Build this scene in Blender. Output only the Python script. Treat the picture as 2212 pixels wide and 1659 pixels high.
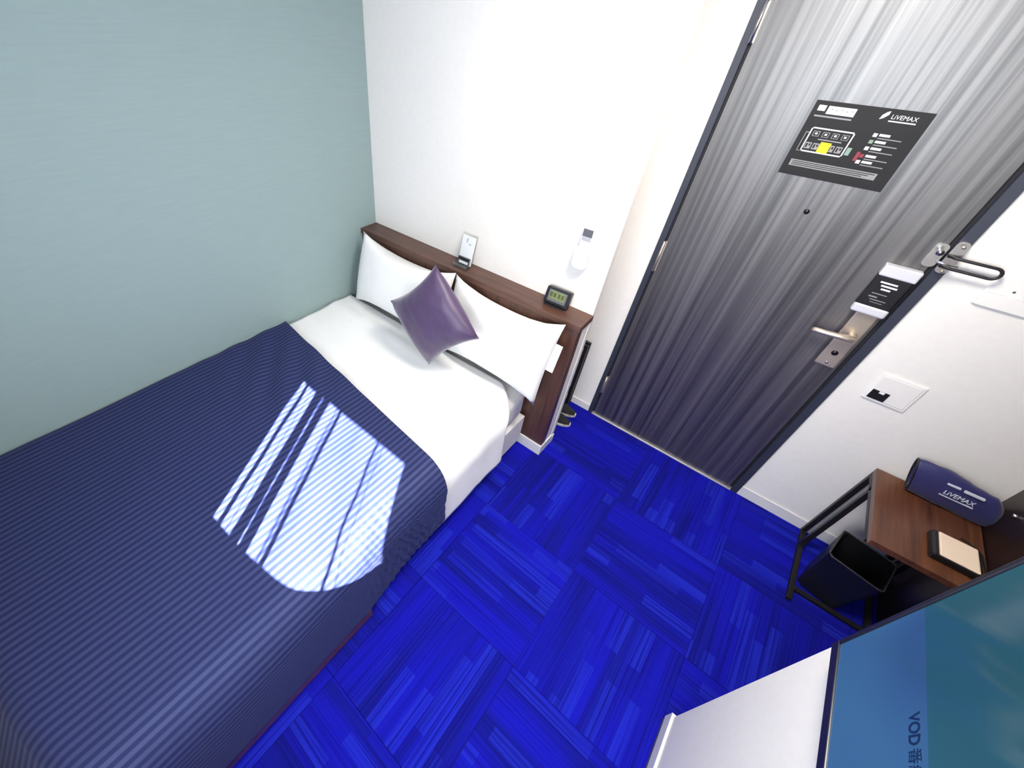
import bpy, bmesh, math, random
from mathutils import Vector, Matrix, Euler, noise

for o in list(bpy.data.objects):
    bpy.data.objects.remove(o)
S = bpy.context.scene
COL = S.collection

# ---------------------------------------------------------------- camera
PX, PY, F = 936.664, 787.252, 886.226
cam_d = bpy.data.cameras.new('camera')
cam_d.sensor_fit = 'HORIZONTAL'
cam_d.sensor_width = 36.0
cam_d.lens = F / 2212 * 36.0
cam_d.shift_x = (1106 - PX) / 2212
cam_d.shift_y = (PY - 829.5) / 2212
cam_d.clip_start = 0.01
cam = bpy.data.objects.new('camera', cam_d)
cam.location = (1.94205, -1.66376, 1.96138)
cam.rotation_euler = (0.851857, -0.033036, 0.733117)
COL.objects.link(cam)
S.camera = cam

# ---------------------------------------------------------------- world, sun, lights, exposure
world = bpy.data.worlds.new('sky')
S.world = world
world.use_nodes = True
wt = world.node_tree
bg = wt.nodes['Background']
bg.inputs['Color'].default_value = (0.70, 0.82, 1.0, 1)
bg.inputs['Strength'].default_value = 4.0

SUN_TAN = 0.839
sun_dir = Vector((-0.5, 0.866, -SUN_TAN))
sun_d = bpy.data.lights.new('sun', 'SUN')
sun_d.energy = 108.0
sun_d.angle = math.radians(0.35)
sun_d.color = (0.93, 0.96, 1.0)
sun = bpy.data.objects.new('sun', sun_d)
sun.rotation_euler = sun_dir.to_track_quat('-Z', 'Y').to_euler()
sun.location = (3.5, -6, 4)
COL.objects.link(sun)

# daylight entering at the window (sits in the window opening)
win_d = bpy.data.lights.new('window_daylight', 'AREA')
win_d.shape = 'RECTANGLE'
win_d.size = 1.06
win_d.size_y = 0.68
win_d.energy = 29.0
win_d.color = (0.86, 0.93, 1.0)
win = bpy.data.objects.new('window_daylight', win_d)
win.location = (1.868, -2.40, 1.655)
win.rotation_euler = (math.radians(90), 0, 0)
COL.objects.link(win)

VS = S.view_settings
S.display_settings.display_device = 'sRGB'
VS.view_transform = 'Standard'
VS.look = 'None'
VS.gamma = 1.0
VS.use_curve_mapping = False
VS.exposure = 0.42

# ---------------------------------------------------------------- helpers
W, R_, D, H = 1.467, 0.416, 0.122, 0.923     # headboard wall corner x, door wall y, ledge depth, ledge height
XL, XR = 1.523, 2.403                        # door frame outer edges
TW, NX = 0.03, 0.93                          # headboard partition thickness, end of the niche behind it
XWALL = 3.02
YB = -2.45
ZC = 2.45
XP, YP = 2.448, -0.838                        # partition with the television


def new_obj(name, mesh, parent=None, loc=None, rot=None):
    o = bpy.data.objects.new(name, mesh)
    COL.objects.link(o)
    if parent:
        o.parent = parent
    if loc:
        o.location = loc
    if rot:
        o.rotation_euler = rot
    return o


def tag(o, label, cat, group=None, kind=None):
    o['label'] = label
    if cat:
        o['category'] = cat
    if group:
        o['group'] = group
    if kind:
        o['kind'] = kind
    return o


def thing(name, label, cat, loc=(0, 0, 0), rot=None, group=None):
    return tag(new_obj(name, None, None, loc, rot), label, cat, group)


def finish(bm, name, mat, parent=None, loc=None, rot=None, smooth=False):
    bmesh.ops.recalc_face_normals(bm, faces=bm.faces)
    me = bpy.data.meshes.new(name)
    bm.to_mesh(me)
    bm.free()
    if mat:
        me.materials.append(mat)
    if smooth:
        for p in me.polygons:
            p.use_smooth = True
    return new_obj(name, me, parent, loc, rot)


def abox(bm, x0, x1, y0, y1, z0, z1, bev=0.0, seg=2, M=None):
    r = bmesh.ops.create_cube(bm, size=1.0)
    vs = r['verts']
    for v in vs:
        v.co = Vector((x0 + (v.co.x + .5) * (x1 - x0), y0 + (v.co.y + .5) * (y1 - y0), z0 + (v.co.z + .5) * (z1 - z0)))
    if M is not None:
        for v in vs:
            v.co = M @ v.co
    if bev > 0:
        es = list({e for v in vs for e in v.link_edges})
        bmesh.ops.bevel(bm, geom=es, offset=bev, segments=seg, affect='EDGES', profile=0.5)


def box(name, x0, x1, y0, y1, z0, z1, mat, parent=None, bev=0.0, seg=2, loc=None, rot=None):
    bm = bmesh.new()
    abox(bm, x0, x1, y0, y1, z0, z1, bev, seg)
    return finish(bm, name, mat, parent, loc, rot)


def struct(o):
    o['kind'] = 'structure'
    return o


def atube(bm, pts, rad, n=8, cap=True, closed=False):
    pts = [Vector(p) for p in pts]
    rings = []
    up = None
    for i, p in enumerate(pts):
        if closed:
            t = (pts[(i + 1) % len(pts)] - pts[i - 1])
        else:
            t = pts[min(i + 1, len(pts) - 1)] - pts[max(i - 1, 0)]
        t.normalize()
        if up is None:
            a = Vector((0, 0, 1)) if abs(t.z) < .9 else Vector((1, 0, 0))
            up = (a - t * a.dot(t)).normalized()
        else:
            up = (up - t * up.dot(t)).normalized()
        b = t.cross(up)
        rr = rad[i] if isinstance(rad, (list, tuple)) else rad
        rings.append([bm.verts.new(p + rr * (math.cos(2 * math.pi * k / n) * up + math.sin(2 * math.pi * k / n) * b)) for k in range(n)])
    m = len(rings)
    for i in range(m if closed else m - 1):
        a, b = rings[i], rings[(i + 1) % m]
        for k in range(n):
            bm.faces.new((a[k], a[(k + 1) % n], b[(k + 1) % n], b[k]))
    if cap and not closed:
        bm.faces.new(rings[0][::-1])
        bm.faces.new(rings[-1])


def tube(name, pts, rad, mat, parent=None, n=10, loc=None, rot=None, closed=False):
    bm = bmesh.new()
    atube(bm, pts, rad, n, closed=closed)
    return finish(bm, name, mat, parent, loc, rot, smooth=True)


def prism(name, outline, depth, mat, parent=None, loc=None, rot=None, bev=0.0):
    """outline: list of (x, z) ; extruded along +y by depth"""
    bm = bmesh.new()
    a = [bm.verts.new((x, 0, z)) for x, z in outline]
    f = bm.faces.new(a)
    r = bmesh.ops.extrude_face_region(bm, geom=[f])
    for v in [g for g in r['geom'] if isinstance(g, bmesh.types.BMVert)]:
        v.co.y += depth
    if bev > 0:
        es = [e for e in bm.edges if abs(e.verts[0].co.y - e.verts[1].co.y) < 1e-6 and e.verts[0].co.y < 1e-6]
        bmesh.ops.bevel(bm, geom=es, offset=bev, segments=2, affect='EDGES', profile=.5)
    return finish(bm, name, mat, parent, loc, rot)


def round_rect(x0, x1, z0, z1, r, n=5):
    pts = []
    for cx, cz, a0 in ((x1 - r, z1 - r, 0), (x0 + r, z1 - r, 90), (x0 + r, z0 + r, 180), (x1 - r, z0 + r, 270)):
        for k in range(n + 1):
            a = math.radians(a0 + 90 * k / n)
            pts.append((cx + r * math.cos(a), cz + r * math.sin(a)))
    return pts


def text(name, body, size, mat, parent, M, align='LEFT', ext=0.0003, sx=1.0, bold=0.0):
    cu = bpy.data.curves.new(name, 'FONT')
    cu.body = body
    cu.size = size
    cu.extrude = ext
    cu.offset = bold
    cu.align_x = align
    o = bpy.data.objects.new(name, cu)
    COL.objects.link(o)
    bpy.context.view_layer.update()
    dg = bpy.context.evaluated_depsgraph_get()
    me = bpy.data.meshes.new_from_object(o.evaluated_get(dg))
    bpy.data.objects.remove(o)
    bpy.data.curves.remove(cu)
    me.materials.clear()
    me.materials.append(mat)
    me.transform(M @ Matrix.Diagonal((sx, 1, 1, 1)))
    return new_obj(name, me, parent)


# ---------------------------------------------------------------- materials
def lin(c):
    return tuple(((v / 255) / 12.92 if v / 255 <= .04045 else ((v / 255 + .055) / 1.055) ** 2.4) for v in c)


def base_mat(name, col, rough=0.5, metal=0.0, spec=0.5, coat=0.0, sheen=0.0, var=0.06, vscale=12.0, bump=0.0, bscale=80.0, emit=None, estr=0.0, stretch=(1, 1, 1)):
    m = bpy.data.materials.new(name)
    m.use_nodes = True
    nt = m.node_tree
    b = nt.nodes['Principled BSDF']
    b.inputs['Roughness'].default_value = rough
    b.inputs['Metallic'].default_value = metal
    b.inputs['Specular IOR Level'].default_value = spec
    b.inputs['Coat Weight'].default_value = coat
    b.inputs['Coat Roughness'].default_value = 0.08
    b.inputs['Sheen Weight'].default_value = sheen
    tc = nt.nodes.new('ShaderNodeTexCoord')
    mp = nt.nodes.new('ShaderNodeMapping')
    mp.inputs['Scale'].default_value = stretch
    nt.links.new(tc.outputs['Object'], mp.inputs['Vector'])
    n = nt.nodes.new('ShaderNodeTexNoise')
    n.inputs['Scale'].default_value = vscale
    n.inputs['Detail'].default_value = 3
    nt.links.new(mp.outputs['Vector'], n.inputs['Vector'])
    rp = nt.nodes.new('ShaderNodeValToRGB')
    rp.color_ramp.elements[0].position = .3
    rp.color_ramp.elements[1].position = .7
    rp.color_ramp.elements[0].color = (*[max(0, c * (1 - var)) for c in col], 1)
    rp.color_ramp.elements[1].color = (*[min(1, c * (1 + var)) for c in col], 1)
    nt.links.new(n.outputs['Fac'], rp.inputs['Fac'])
    nt.links.new(rp.outputs['Color'], b.inputs['Base Color'])
    if bump > 0:
        n2 = nt.nodes.new('ShaderNodeTexNoise')
        n2.inputs['Scale'].default_value = bscale
        n2.inputs['Detail'].default_value = 2
        nt.links.new(mp.outputs['Vector'], n2.inputs['Vector'])
        bp = nt.nodes.new('ShaderNodeBump')
        bp.inputs['Strength'].default_value = bump
        bp.inputs['Distance'].default_value = 0.002
        nt.links.new(n2.outputs['Fac'], bp.inputs['Height'])
        nt.links.new(bp.outputs['Normal'], b.inputs['Normal'])
    if emit:
        b.inputs['Emission Color'].default_value = (*emit, 1)
        b.inputs['Emission Strength'].default_value = estr
    return m


def mixn(nt, fac, a, b):
    n = nt.nodes.new('ShaderNodeMix')
    n.data_type = 'RGBA'
    for s, v in ((n.inputs[0], fac), (n.inputs[6], a), (n.inputs[7], b)):
        if hasattr(v, 'type') and hasattr(v, 'is_output'):
            nt.links.new(v, s)
        elif isinstance(v, (int, float)):
            s.default_value = v
        else:
            s.default_value = (*v, 1)
    return n.outputs[2]


def ramp(nt, src, p0, p1, c0=(0, 0, 0), c1=(1, 1, 1)):
    rp = nt.nodes.new('ShaderNodeValToRGB')
    rp.color_ramp.elements[0].position = p0
    rp.color_ramp.elements[1].position = p1
    rp.color_ramp.elements[0].color = (*c0, 1)
    rp.color_ramp.elements[1].color = (*c1, 1)
    nt.links.new(src, rp.inputs['Fac'])
    return rp.outputs['Color']


def mapping(nt, scale, loc=(0, 0, 0), rot=(0, 0, 0), src='Object'):
    tc = nt.nodes.new('ShaderNodeTexCoord')
    mp = nt.nodes.new('ShaderNodeMapping')
    mp.inputs['Scale'].default_value = scale
    mp.inputs['Location'].default_value = loc
    mp.inputs['Rotation'].default_value = rot
    nt.links.new(tc.outputs[src], mp.inputs['Vector'])
    return mp


def carpet_mat(name, along_x):
    """blue loop pile with woven bars and hairlines running one way along the tile"""
    m = bpy.data.materials.new(name)
    m.use_nodes = True
    nt = m.node_tree
    b = nt.nodes['Principled BSDF']
    b.inputs['Roughness'].default_value = .95
    b.inputs['Specular IOR Level'].default_value = .05
    mp = mapping(nt, (1, 1, 1), rot=(0, 0, 0) if along_x else (0, 0, math.radians(90)))
    oi = nt.nodes.new('ShaderNodeObjectInfo')
    mul = nt.nodes.new('ShaderNodeMath'); mul.operation = 'MULTIPLY'; mul.inputs[1].default_value = 37.0
    nt.links.new(oi.outputs['Random'], mul.inputs[0])
    cmb = nt.nodes.new('ShaderNodeCombineXYZ')
    nt.links.new(mul.outputs[0], cmb.inputs['X'])
    nt.links.new(mul.outputs[0], cmb.inputs['Y'])
    add = nt.nodes.new('ShaderNodeVectorMath'); add.operation = 'ADD'
    nt.links.new(mp.outputs[0], add.inputs[0]); nt.links.new(cmb.outputs[0], add.inputs[1])
    v = add.outputs[0]

    def bricks(w, h, off, seed):
        bt = nt.nodes.new('ShaderNodeTexBrick')
        bt.inputs['Scale'].default_value = 1
        bt.inputs['Brick Width'].default_value = w
        bt.inputs['Row Height'].default_value = h
        bt.inputs['Mortar Size'].default_value = 0
        bt.inputs['Bias'].default_value = 0
        bt.inputs['Color1'].default_value = (0, 0, 0, 1)
        bt.inputs['Color2'].default_value = (1, 1, 1, 1)
        bt.offset = off
        sh = nt.nodes.new('ShaderNodeVectorMath'); sh.operation = 'ADD'
        sh.inputs[1].default_value = (seed * 3.1, seed * 1.7, 0)
        nt.links.new(v, sh.inputs[0])
        nt.links.new(sh.outputs[0], bt.inputs['Vector'])
        return bt.outputs['Color']
    bars = bricks(.29, .047, .37, 1)
    bars2 = bricks(.46, .021, .61, 2)
    # fine hairlines across the tile
    st = nt.nodes.new('ShaderNodeMapping')
    st.inputs['Scale'].default_value = (1.6, 130, 1)
    nt.links.new(v, st.inputs['Vector'])
    fn = nt.nodes.new('ShaderNodeTexNoise'); fn.inputs['Scale'].default_value = 1; fn.inputs['Detail'].default_value = 2
    nt.links.new(st.outputs[0], fn.inputs['Vector'])
    st2 = nt.nodes.new('ShaderNodeMapping')
    st2.inputs['Scale'].default_value = (1.2, 9, 1)
    nt.links.new(v, st2.inputs['Vector'])
    wn = nt.nodes.new('ShaderNodeTexNoise'); wn.inputs['Scale'].default_value = 1; wn.inputs['Detail'].default_value = 1
    nt.links.new(st2.outputs[0], wn.inputs['Vector'])
    dark, mid, light = CARPET
    c = mixn(nt, ramp(nt, wn.outputs['Fac'], .36, .62, (.15, .15, .15), (.95, .95, .95)), dark, mid)
    c = mixn(nt, ramp(nt, bars2, .80, .90, (0, 0, 0), (.6, .6, .6)), c, mid)
    hair = ramp(nt, fn.outputs['Fac'], .40, .60)
    barf = ramp(nt, bars, .70, .78, (.14, .14, .14), (.62, .62, .62))
    mm = nt.nodes.new('ShaderNodeMath'); mm.operation = 'MULTIPLY'
    h2 = nt.nodes.new('ShaderNodeMapRange'); h2.inputs['To Min'].default_value = .45; h2.inputs['To Max'].default_value = 1.25
    nt.links.new(hair, h2.inputs['Value'])
    nt.links.new(h2.outputs[0], mm.inputs[0]); nt.links.new(barf, mm.inputs[1])
    c = mixn(nt, mm.outputs[0], c, light)
    hd = ramp(nt, fn.outputs['Fac'], .34, .48, (.55, .55, .55), (0, 0, 0))
    c = mixn(nt, hd, c, dark)
    nt.links.new(c, b.inputs['Base Color'])
    bp = nt.nodes.new('ShaderNodeBump'); bp.inputs['Strength'].default_value = .5; bp.inputs['Distance'].default_value = .003
    nt.links.new(fn.outputs['Fac'], bp.inputs['Height'])
    nt.links.new(bp.outputs['Normal'], b.inputs['Normal'])
    return m


CARPET = ((.005, .0055, .13), (.0075, .0065, .35), (.015, .025, .45))


def wood_mat(name, c0, c1, scale, rough=.35, coat=.2, bump=.1, crough=.30, cior=1.5, cgrain=False):
    """grain running along the axis with the smallest scale"""
    m = bpy.data.materials.new(name)
    m.use_nodes = True
    nt = m.node_tree
    b = nt.nodes['Principled BSDF']
    b.inputs['Roughness'].default_value = rough
    b.inputs['Coat Weight'].default_value = coat
    b.inputs['Coat Roughness'].default_value = crough
    b.inputs['Coat IOR'].default_value = cior
    mp = mapping(nt, scale)
    n = nt.nodes.new('ShaderNodeTexNoise'); n.inputs['Scale'].default_value = 1; n.inputs['Detail'].default_value = 5
    n.inputs['Roughness'].default_value = .62
    nt.links.new(mp.outputs[0], n.inputs['Vector'])
    c = ramp(nt, n.outputs['Fac'], .32, .68, c0, c1)
    if cgrain:
        nt.links.new(ramp(nt, n.outputs['Fac'], .36, .64, (.52, .52, .52), (1, 1, 1)), b.inputs['Coat Weight'])
    nt.links.new(c, b.inputs['Base Color'])
    bp = nt.nodes.new('ShaderNodeBump'); bp.inputs['Strength'].default_value = bump; bp.inputs['Distance'].default_value = .001
    nt.links.new(n.outputs['Fac'], bp.inputs['Height'])
    nt.links.new(bp.outputs['Normal'], b.inputs['Normal'])
    return m


def bedspread_mat():
    m = bpy.data.materials.new('navy_striped_satin')
    m.use_nodes = True
    nt = m.node_tree
    b = nt.nodes['Principled BSDF']
    uv = nt.nodes.new('ShaderNodeUVMap')
    sx = nt.nodes.new('ShaderNodeSeparateXYZ')
    nt.links.new(uv.outputs['UV'], sx.inputs[0])
    mu = nt.nodes.new('ShaderNodeMath'); mu.operation = 'MULTIPLY'; mu.inputs[1].default_value = 2 * math.pi / .0245
    nt.links.new(sx.outputs['X'], mu.inputs[0])
    si = nt.nodes.new('ShaderNodeMath'); si.operation = 'SINE'
    nt.links.new(mu.outputs[0], si.inputs[0])
    ma = nt.nodes.new('ShaderNodeMapRange')
    ma.inputs['From Min'].default_value = -1; ma.inputs['From Max'].default_value = 1
    nt.links.new(si.outputs[0], ma.inputs['Value'])
    f = ramp(nt, ma.outputs[0], .35, .65)
    c = mixn(nt, f, (.0085, .0125, .062), (.032, .039, .112))
    nt.links.new(c, b.inputs['Base Color'])
    rr = ramp(nt, ma.outputs[0], .35, .65, (.74, .74, .74), (.60, .60, .60))
    nt.links.new(rr, b.inputs['Roughness'])
    b.inputs['Specular IOR Level'].default_value = .6
    b.inputs['Specular Tint'].default_value = (.55, .62, 1, 1)
    b.inputs['Sheen Weight'].default_value = .06
    b.inputs['Sheen Roughness'].default_value = .4
    b.inputs['Sheen Tint'].default_value = (.65, .72, 1, 1)
    wv = nt.nodes.new('ShaderNodeTexNoise'); wv.inputs['Scale'].default_value = 900
    tc = nt.nodes.new('ShaderNodeTexCoord')
    nt.links.new(tc.outputs['Object'], wv.inputs['Vector'])
    bp = nt.nodes.new('ShaderNodeBump'); bp.inputs['Strength'].default_value = .15; bp.inputs['Distance'].default_value = .001
    nt.links.new(wv.outputs['Fac'], bp.inputs['Height'])
    nt.links.new(bp.outputs['Normal'], b.inputs['Normal'])
    return m


def teal_mat():
    m = base_mat('teal_wallpaper', (.262, .345, .338), rough=.75, spec=.25, var=.022, vscale=30, stretch=(1, .25, 3.5), bump=.14, bscale=170)
    return m


def lace_mat():
    m = bpy.data.materials.new('lace_fabric')
    m.use_nodes = True
    nt = m.node_tree
    b = nt.nodes['Principled BSDF']
    b.inputs['Base Color'].default_value = (.9, .92, .95, 1)
    b.inputs['Roughness'].default_value = .9
    mp = mapping(nt, (11, 1, 2.0))
    n = nt.nodes.new('ShaderNodeTexNoise'); n.inputs['Scale'].default_value = 1; n.inputs['Detail'].default_value = 3
    nt.links.new(mp.outputs[0], n.inputs['Vector'])
    a = ramp(nt, n.outputs['Fac'], .45, .75, (.12, .12, .12), (.55, .55, .55))
    nt.links.new(a, b.inputs['Alpha'])
    return m


M_white_wall = base_mat('white_wallpaper', (.80, .77, .73), rough=.8, spec=.2, var=.015, vscale=40, bump=.15, bscale=240)
M_teal = teal_mat()
M_ceiling = base_mat('ceiling_paint', (.82, .82, .82), rough=.9, var=.01)
M_floor = base_mat('floor_screed', (.02, .02, .09), rough=.9, var=.1)
M_carx = carpet_mat('carpet_bars_crosswise', True)
M_cary = carpet_mat('carpet_bars_lengthwise', False)
M_base = base_mat('white_vinyl_baseboard', (.74, .72, .70), rough=.45, var=.02)
M_brown = wood_mat('brown_laminate', (.050, .020, .013), (.115, .050, .032), (3.2, 45, 45), rough=.42, coat=.12)
M_brown_v = wood_mat('brown_laminate_upright', (.050, .020, .013), (.115, .050, .032), (40, 40, 3.0), rough=.38, coat=.2)
M_desk = wood_mat('desk_walnut', (.060, .020, .010), (.155, .056, .026), (55, 3.0, 30), rough=.36, coat=.3)
M_panel = wood_mat('dark_wall_panel', (.008, .004, .004), (.020, .010, .009), (30, 30, 3.0), rough=.38, coat=.3)
M_door = wood_mat('grey_wood_door', (.004, .0035, .0045), (.078, .068, .063), (44, 30, .45), rough=.45, coat=1.0, crough=.40, cior=2.1, cgrain=True, bump=.15)
M_frame = base_mat('navy_grey_steel', lin((48, 52, 64)), rough=.42, spec=.5, var=.03)
M_gap = base_mat('black_rubber_seal', (.006, .006, .009), rough=.7, var=.05)
M_thresh = base_mat('brushed_threshold', (.55, .53, .52), rough=.35, metal=.6, var=.05)
M_chrome = base_mat('chrome', (.78, .78, .77), rough=.24, metal=1.0, var=.02)
M_nickel = base_mat('champagne_nickel', (.58, .50, .41), rough=.32, metal=.75, var=.04, stretch=(1, 1, 20))
M_whiteplastic = base_mat('white_plastic', (.80, .80, .80), rough=.35, var=.01)
M_plate = base_mat('wall_toned_plastic', (.81, .785, .75), rough=.5, var=.01)
M_lockcap = base_mat('silver_lock_cap', (.70, .70, .74), rough=.3, metal=.25, var=.02)
M_black = base_mat('black_plastic', (.008, .008, .010), rough=.35, var=.1)
M_blackm = base_mat('black_powder_coat', (.010, .008, .009), rough=.45, var=.08)
M_print_w = base_mat('white_print', (.72, .73, .75), rough=.6, var=.02)
M_print_g = base_mat('grey_print', (.23, .23, .24), rough=.6, var=.05)
M_print_y = base_mat('yellow_print', lin((245, 225, 20)), rough=.6, var=.02)
M_print_r = base_mat('red_print', lin((130, 40, 52)), rough=.6, var=.02)
M_print_gr = base_mat('green_print', lin((120, 145, 130)), rough=.6, var=.02)
M_mapblack = base_mat('black_map_sheet', (.012, .011, .012), rough=.55, spec=.25, var=.05)
M_linen = base_mat('white_linen', (.83, .825, .81), rough=.85, spec=.2, sheen=.15, var=.012, vscale=20, bump=.2, bscale=420)
M_sheet = base_mat('mattress_sheet', (.74, .72, .72), rough=.85, spec=.2, var=.02, bump=.2, bscale=300)
M_purple = base_mat('purple_satin', lin((68, 48, 82)), rough=.42, spec=.5, sheen=.3, var=.05, vscale=8, bump=.2, bscale=500)
M_spread = bedspread_mat()
M_navybag = base_mat('navy_nylon', lin((38, 38, 92)), rough=.5, sheen=.2, var=.08, vscale=18, bump=.25, bscale=60)
M_bagpr = base_mat('bag_print', (.62, .64, .72), rough=.6, var=.02)
M_cream = base_mat('cream_panel', lin((240, 218, 196)), rough=.35, var=.02)
M_lcd = base_mat('green_lcd', lin((112, 120, 82)), rough=.25, var=.1, vscale=90)
M_lcdd = base_mat('lcd_segments', lin((66, 76, 38)), rough=.4, var=.05)
M_greyscreen = base_mat('grey_lcd', lin((92, 93, 98)), rough=.3, var=.04)
M_greylight = base_mat('pale_grey_plastic', lin((165, 165, 170)), rough=.4, var=.02)
M_slipper = base_mat('dark_slipper_felt', (.015, .014, .014), rough=.9, var=.2, bump=.3)
M_sole = base_mat('pale_slipper_sole', (.62, .58, .50), rough=.8, var=.05)
M_tvbody = base_mat('tv_black', (.010, .010, .018), rough=.3, var=.05)
M_lace = lace_mat()
M_tape = base_mat('curtain_tape', (.35, .36, .4), rough=.9, var=.05)
M_sun_blocker = base_mat('white_sun_blocker_cloth', (.75, .76, .78), rough=.9, var=.02)  # cloth of the added sun-blocking panel
M_text_screen = base_mat('screen_text', (.004, .018, .06), rough=.3, var=.02)


def acrylic():
    m = bpy.data.materials.new('clear_acrylic')
    m.use_nodes = True
    b = m.node_tree.nodes['Principled BSDF']
    b.inputs['Base Color'].default_value = (.96, .97, .97, 1)
    b.inputs['Roughness'].default_value = .04
    b.inputs['Transmission Weight'].default_value = .95
    b.inputs['IOR'].default_value = 1.3
    return m


M_acrylic = acrylic()


def screen_mat():
    """television screen: a blue menu strip below, teal wall reflection painted as glow above"""
    m = bpy.data.materials.new('television_menu_and_reflection')
    m.use_nodes = True
    nt = m.node_tree
    b = nt.nodes['Principled BSDF']
    b.inputs['Roughness'].default_value = .08
    b.inputs['Base Color'].default_value = (.004, .006, .008, 1)
    tc = nt.nodes.new('ShaderNodeTexCoord')
    sp = nt.nodes.new('ShaderNodeSeparateXYZ')
    nt.links.new(tc.outputs['Object'], sp.inputs[0])
    gt = nt.nodes.new('ShaderNodeMath'); gt.operation = 'GREATER_THAN'; gt.inputs[1].default_value = 1.205
    nt.links.new(sp.outputs['Z'], gt.inputs[0])
    n = nt.nodes.new('ShaderNodeTexNoise'); n.inputs['Scale'].default_value = 3.0; n.inputs['Detail'].default_value = 1
    nt.links.new(tc.outputs['Object'], n.inputs['Vector'])
    blue = ramp(nt, n.outputs['Fac'], .35, .65, lin((54, 92, 140)), lin((66, 114, 160)))
    teal = ramp(nt, n.outputs['Fac'], .35, .65, lin((40, 92, 112)), lin((50, 104, 118)))  # reflection of the teal wall, painted into the emission
    c = mixn(nt, gt.outputs[0], blue, teal)
    nt.links.new(c, b.inputs['Emission Color'])
    b.inputs['Emission Strength'].default_value = SCREEN
    return m


SCREEN = .62
M_screen = screen_mat()
M_lamp = base_mat('lamp_diffuser', (.9, .9, .9), rough=.6, emit=(1, .97, .93), estr=6.0)

# ---------------------------------------------------------------- structure
floor = struct(box('floor', -.1, XWALL + .1, YB - .1, R_ + .12, -.12, -.006, M_floor))
random.seed(3)
tile_cache = {}


def carpet_tile(x0, x1, y0, y1, along_x):
    key = (round(x1 - x0, 3), round(y1 - y0, 3), along_x)
    if key not in tile_cache:
        bm = bmesh.new()
        hx, hy = (x1 - x0) / 2 - .0004, (y1 - y0) / 2 - .0004
        abox(bm, -hx, hx, -hy, hy, -.006, 0, .0012, 1)
        me = bpy.data.meshes.new('carpet_tile')
        bm.to_mesh(me); bm.free()
        me.materials.append(M_carx if along_x else M_cary)
        tile_cache[key] = me
    new_obj('carpet_tile', tile_cache[key], floor, ((x0 + x1) / 2, (y0 + y1) / 2, 0))


xs = [-.065, .435, .935, 1.435, 1.935, 2.435, 2.935, XWALL]
ys = [R_, -.084, -.584, -1.084, -1.584, -2.084, YB]
for i in range(len(xs) - 1):
    for j in range(len(ys) - 1):
        x0, x1, y1, y0 = max(xs[i], 0.0), xs[i + 1], ys[j], ys[j + 1]
        if x0 > 2.4:
            if y1 < YP:
                continue
            y0 = max(y0, YP)
        if x1 <= NX + .01 and j == 0:
            y1 = 0.0
        # lengthwise where (i + j) is odd: tile (1.435, top row) runs crosswise
        carpet_tile(x0, x1, y0, y1, (i + j) % 2 == 1)

wall_left = struct(box('wall_left', -.1, 0, YB - .1, .2, -.006, ZC, M_teal))
bm = bmesh.new()
abox(bm, 0, W, 0, TW, -.006, ZC)
abox(bm, 0, NX, TW, R_ + .1, -.006, ZC)
wall_head = struct(finish(bm, 'wall_headboard', M_white_wall))
bm = bmesh.new()
abox(bm, NX, XL, R_, R_ + .1, -.006, ZC)
abox(bm, XR, XWALL + .1, R_, R_ + .1, -.006, ZC)
abox(bm, XL, XR, R_, R_ + .1, 2.14, ZC)
wall_door = struct(finish(bm, 'wall_door', M_white_wall))
wall_right = struct(box('wall_right', XWALL, XWALL + .1, YP, R_, -.006, ZC, M_panel))
knob = tube('panel_screw_cap', [(XWALL - .012, .30, .665), (XWALL + .002, .30, .665)], .006, M_chrome, wall_right)
wall_part = struct(box('wall_television', XP, XWALL + .1, YB, YP, -.006, ZC, M_white_wall))
ceiling = struct(box('ceiling', -.1, XWALL + .1, YB - .1, R_ + .12, ZC, ZC + .1, M_ceiling))

# window wall (behind the camera)
WX0, WX1, WZ0, WZ1 = 1.335, 2.36, 1.295, 1.995
LX1 = 2.055                                  # right edge of the uncovered part
fx0, fx1, fz0, fz1 = WX0 - .06, WX1 + .09, WZ0 - .06, WZ1 + .10
bm = bmesh.new()
abox(bm, 0, fx0, YB - .08, YB, -.006, ZC)
abox(bm, fx1, XWALL + .1, YB - .08, YB, -.006, ZC)
abox(bm, fx0, fx1, YB - .08, YB, -.006, fz0)
abox(bm, fx0, fx1, YB - .08, YB, fz1, ZC)
wall_back = struct(finish(bm, 'wall_window', M_white_wall))
window = struct(new_obj('window_1', None, None, ((WX0 + WX1) / 2, YB, WZ0)))
wl = Vector(window.location)


def wbox(name, x0, x1, y0, y1, z0, z1, mat):
    return box(name, x0 - wl.x, x1 - wl.x, y0 - wl.y, y1 - wl.y, z0 - wl.z, z1 - wl.z, mat, window, .003)


for a in ((fx0, WX0, fz0, fz1), (WX1, fx1, fz0, fz1), (WX0, WX1, fz0, WZ0), (WX0, WX1, WZ1, fz1)):
    wbox('window_frame', a[0], a[1], YB - .025, YB + .004, a[2], a[3], M_frame)
wbox('window_sill', fx0 - .03, fx1 + .03, YB, YB + .035, fz0 - .03, fz0, M_base)

# lace curtain hanging inside the window: gathered folds let slivers of sun through
lace = thing('lace_curtain', 'sheer lace curtain with gathered folds hanging at the window', 'curtain', ((WX0 + WX1) / 2, YB + .03, 1.2))
ll = Vector(lace.location)


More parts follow.
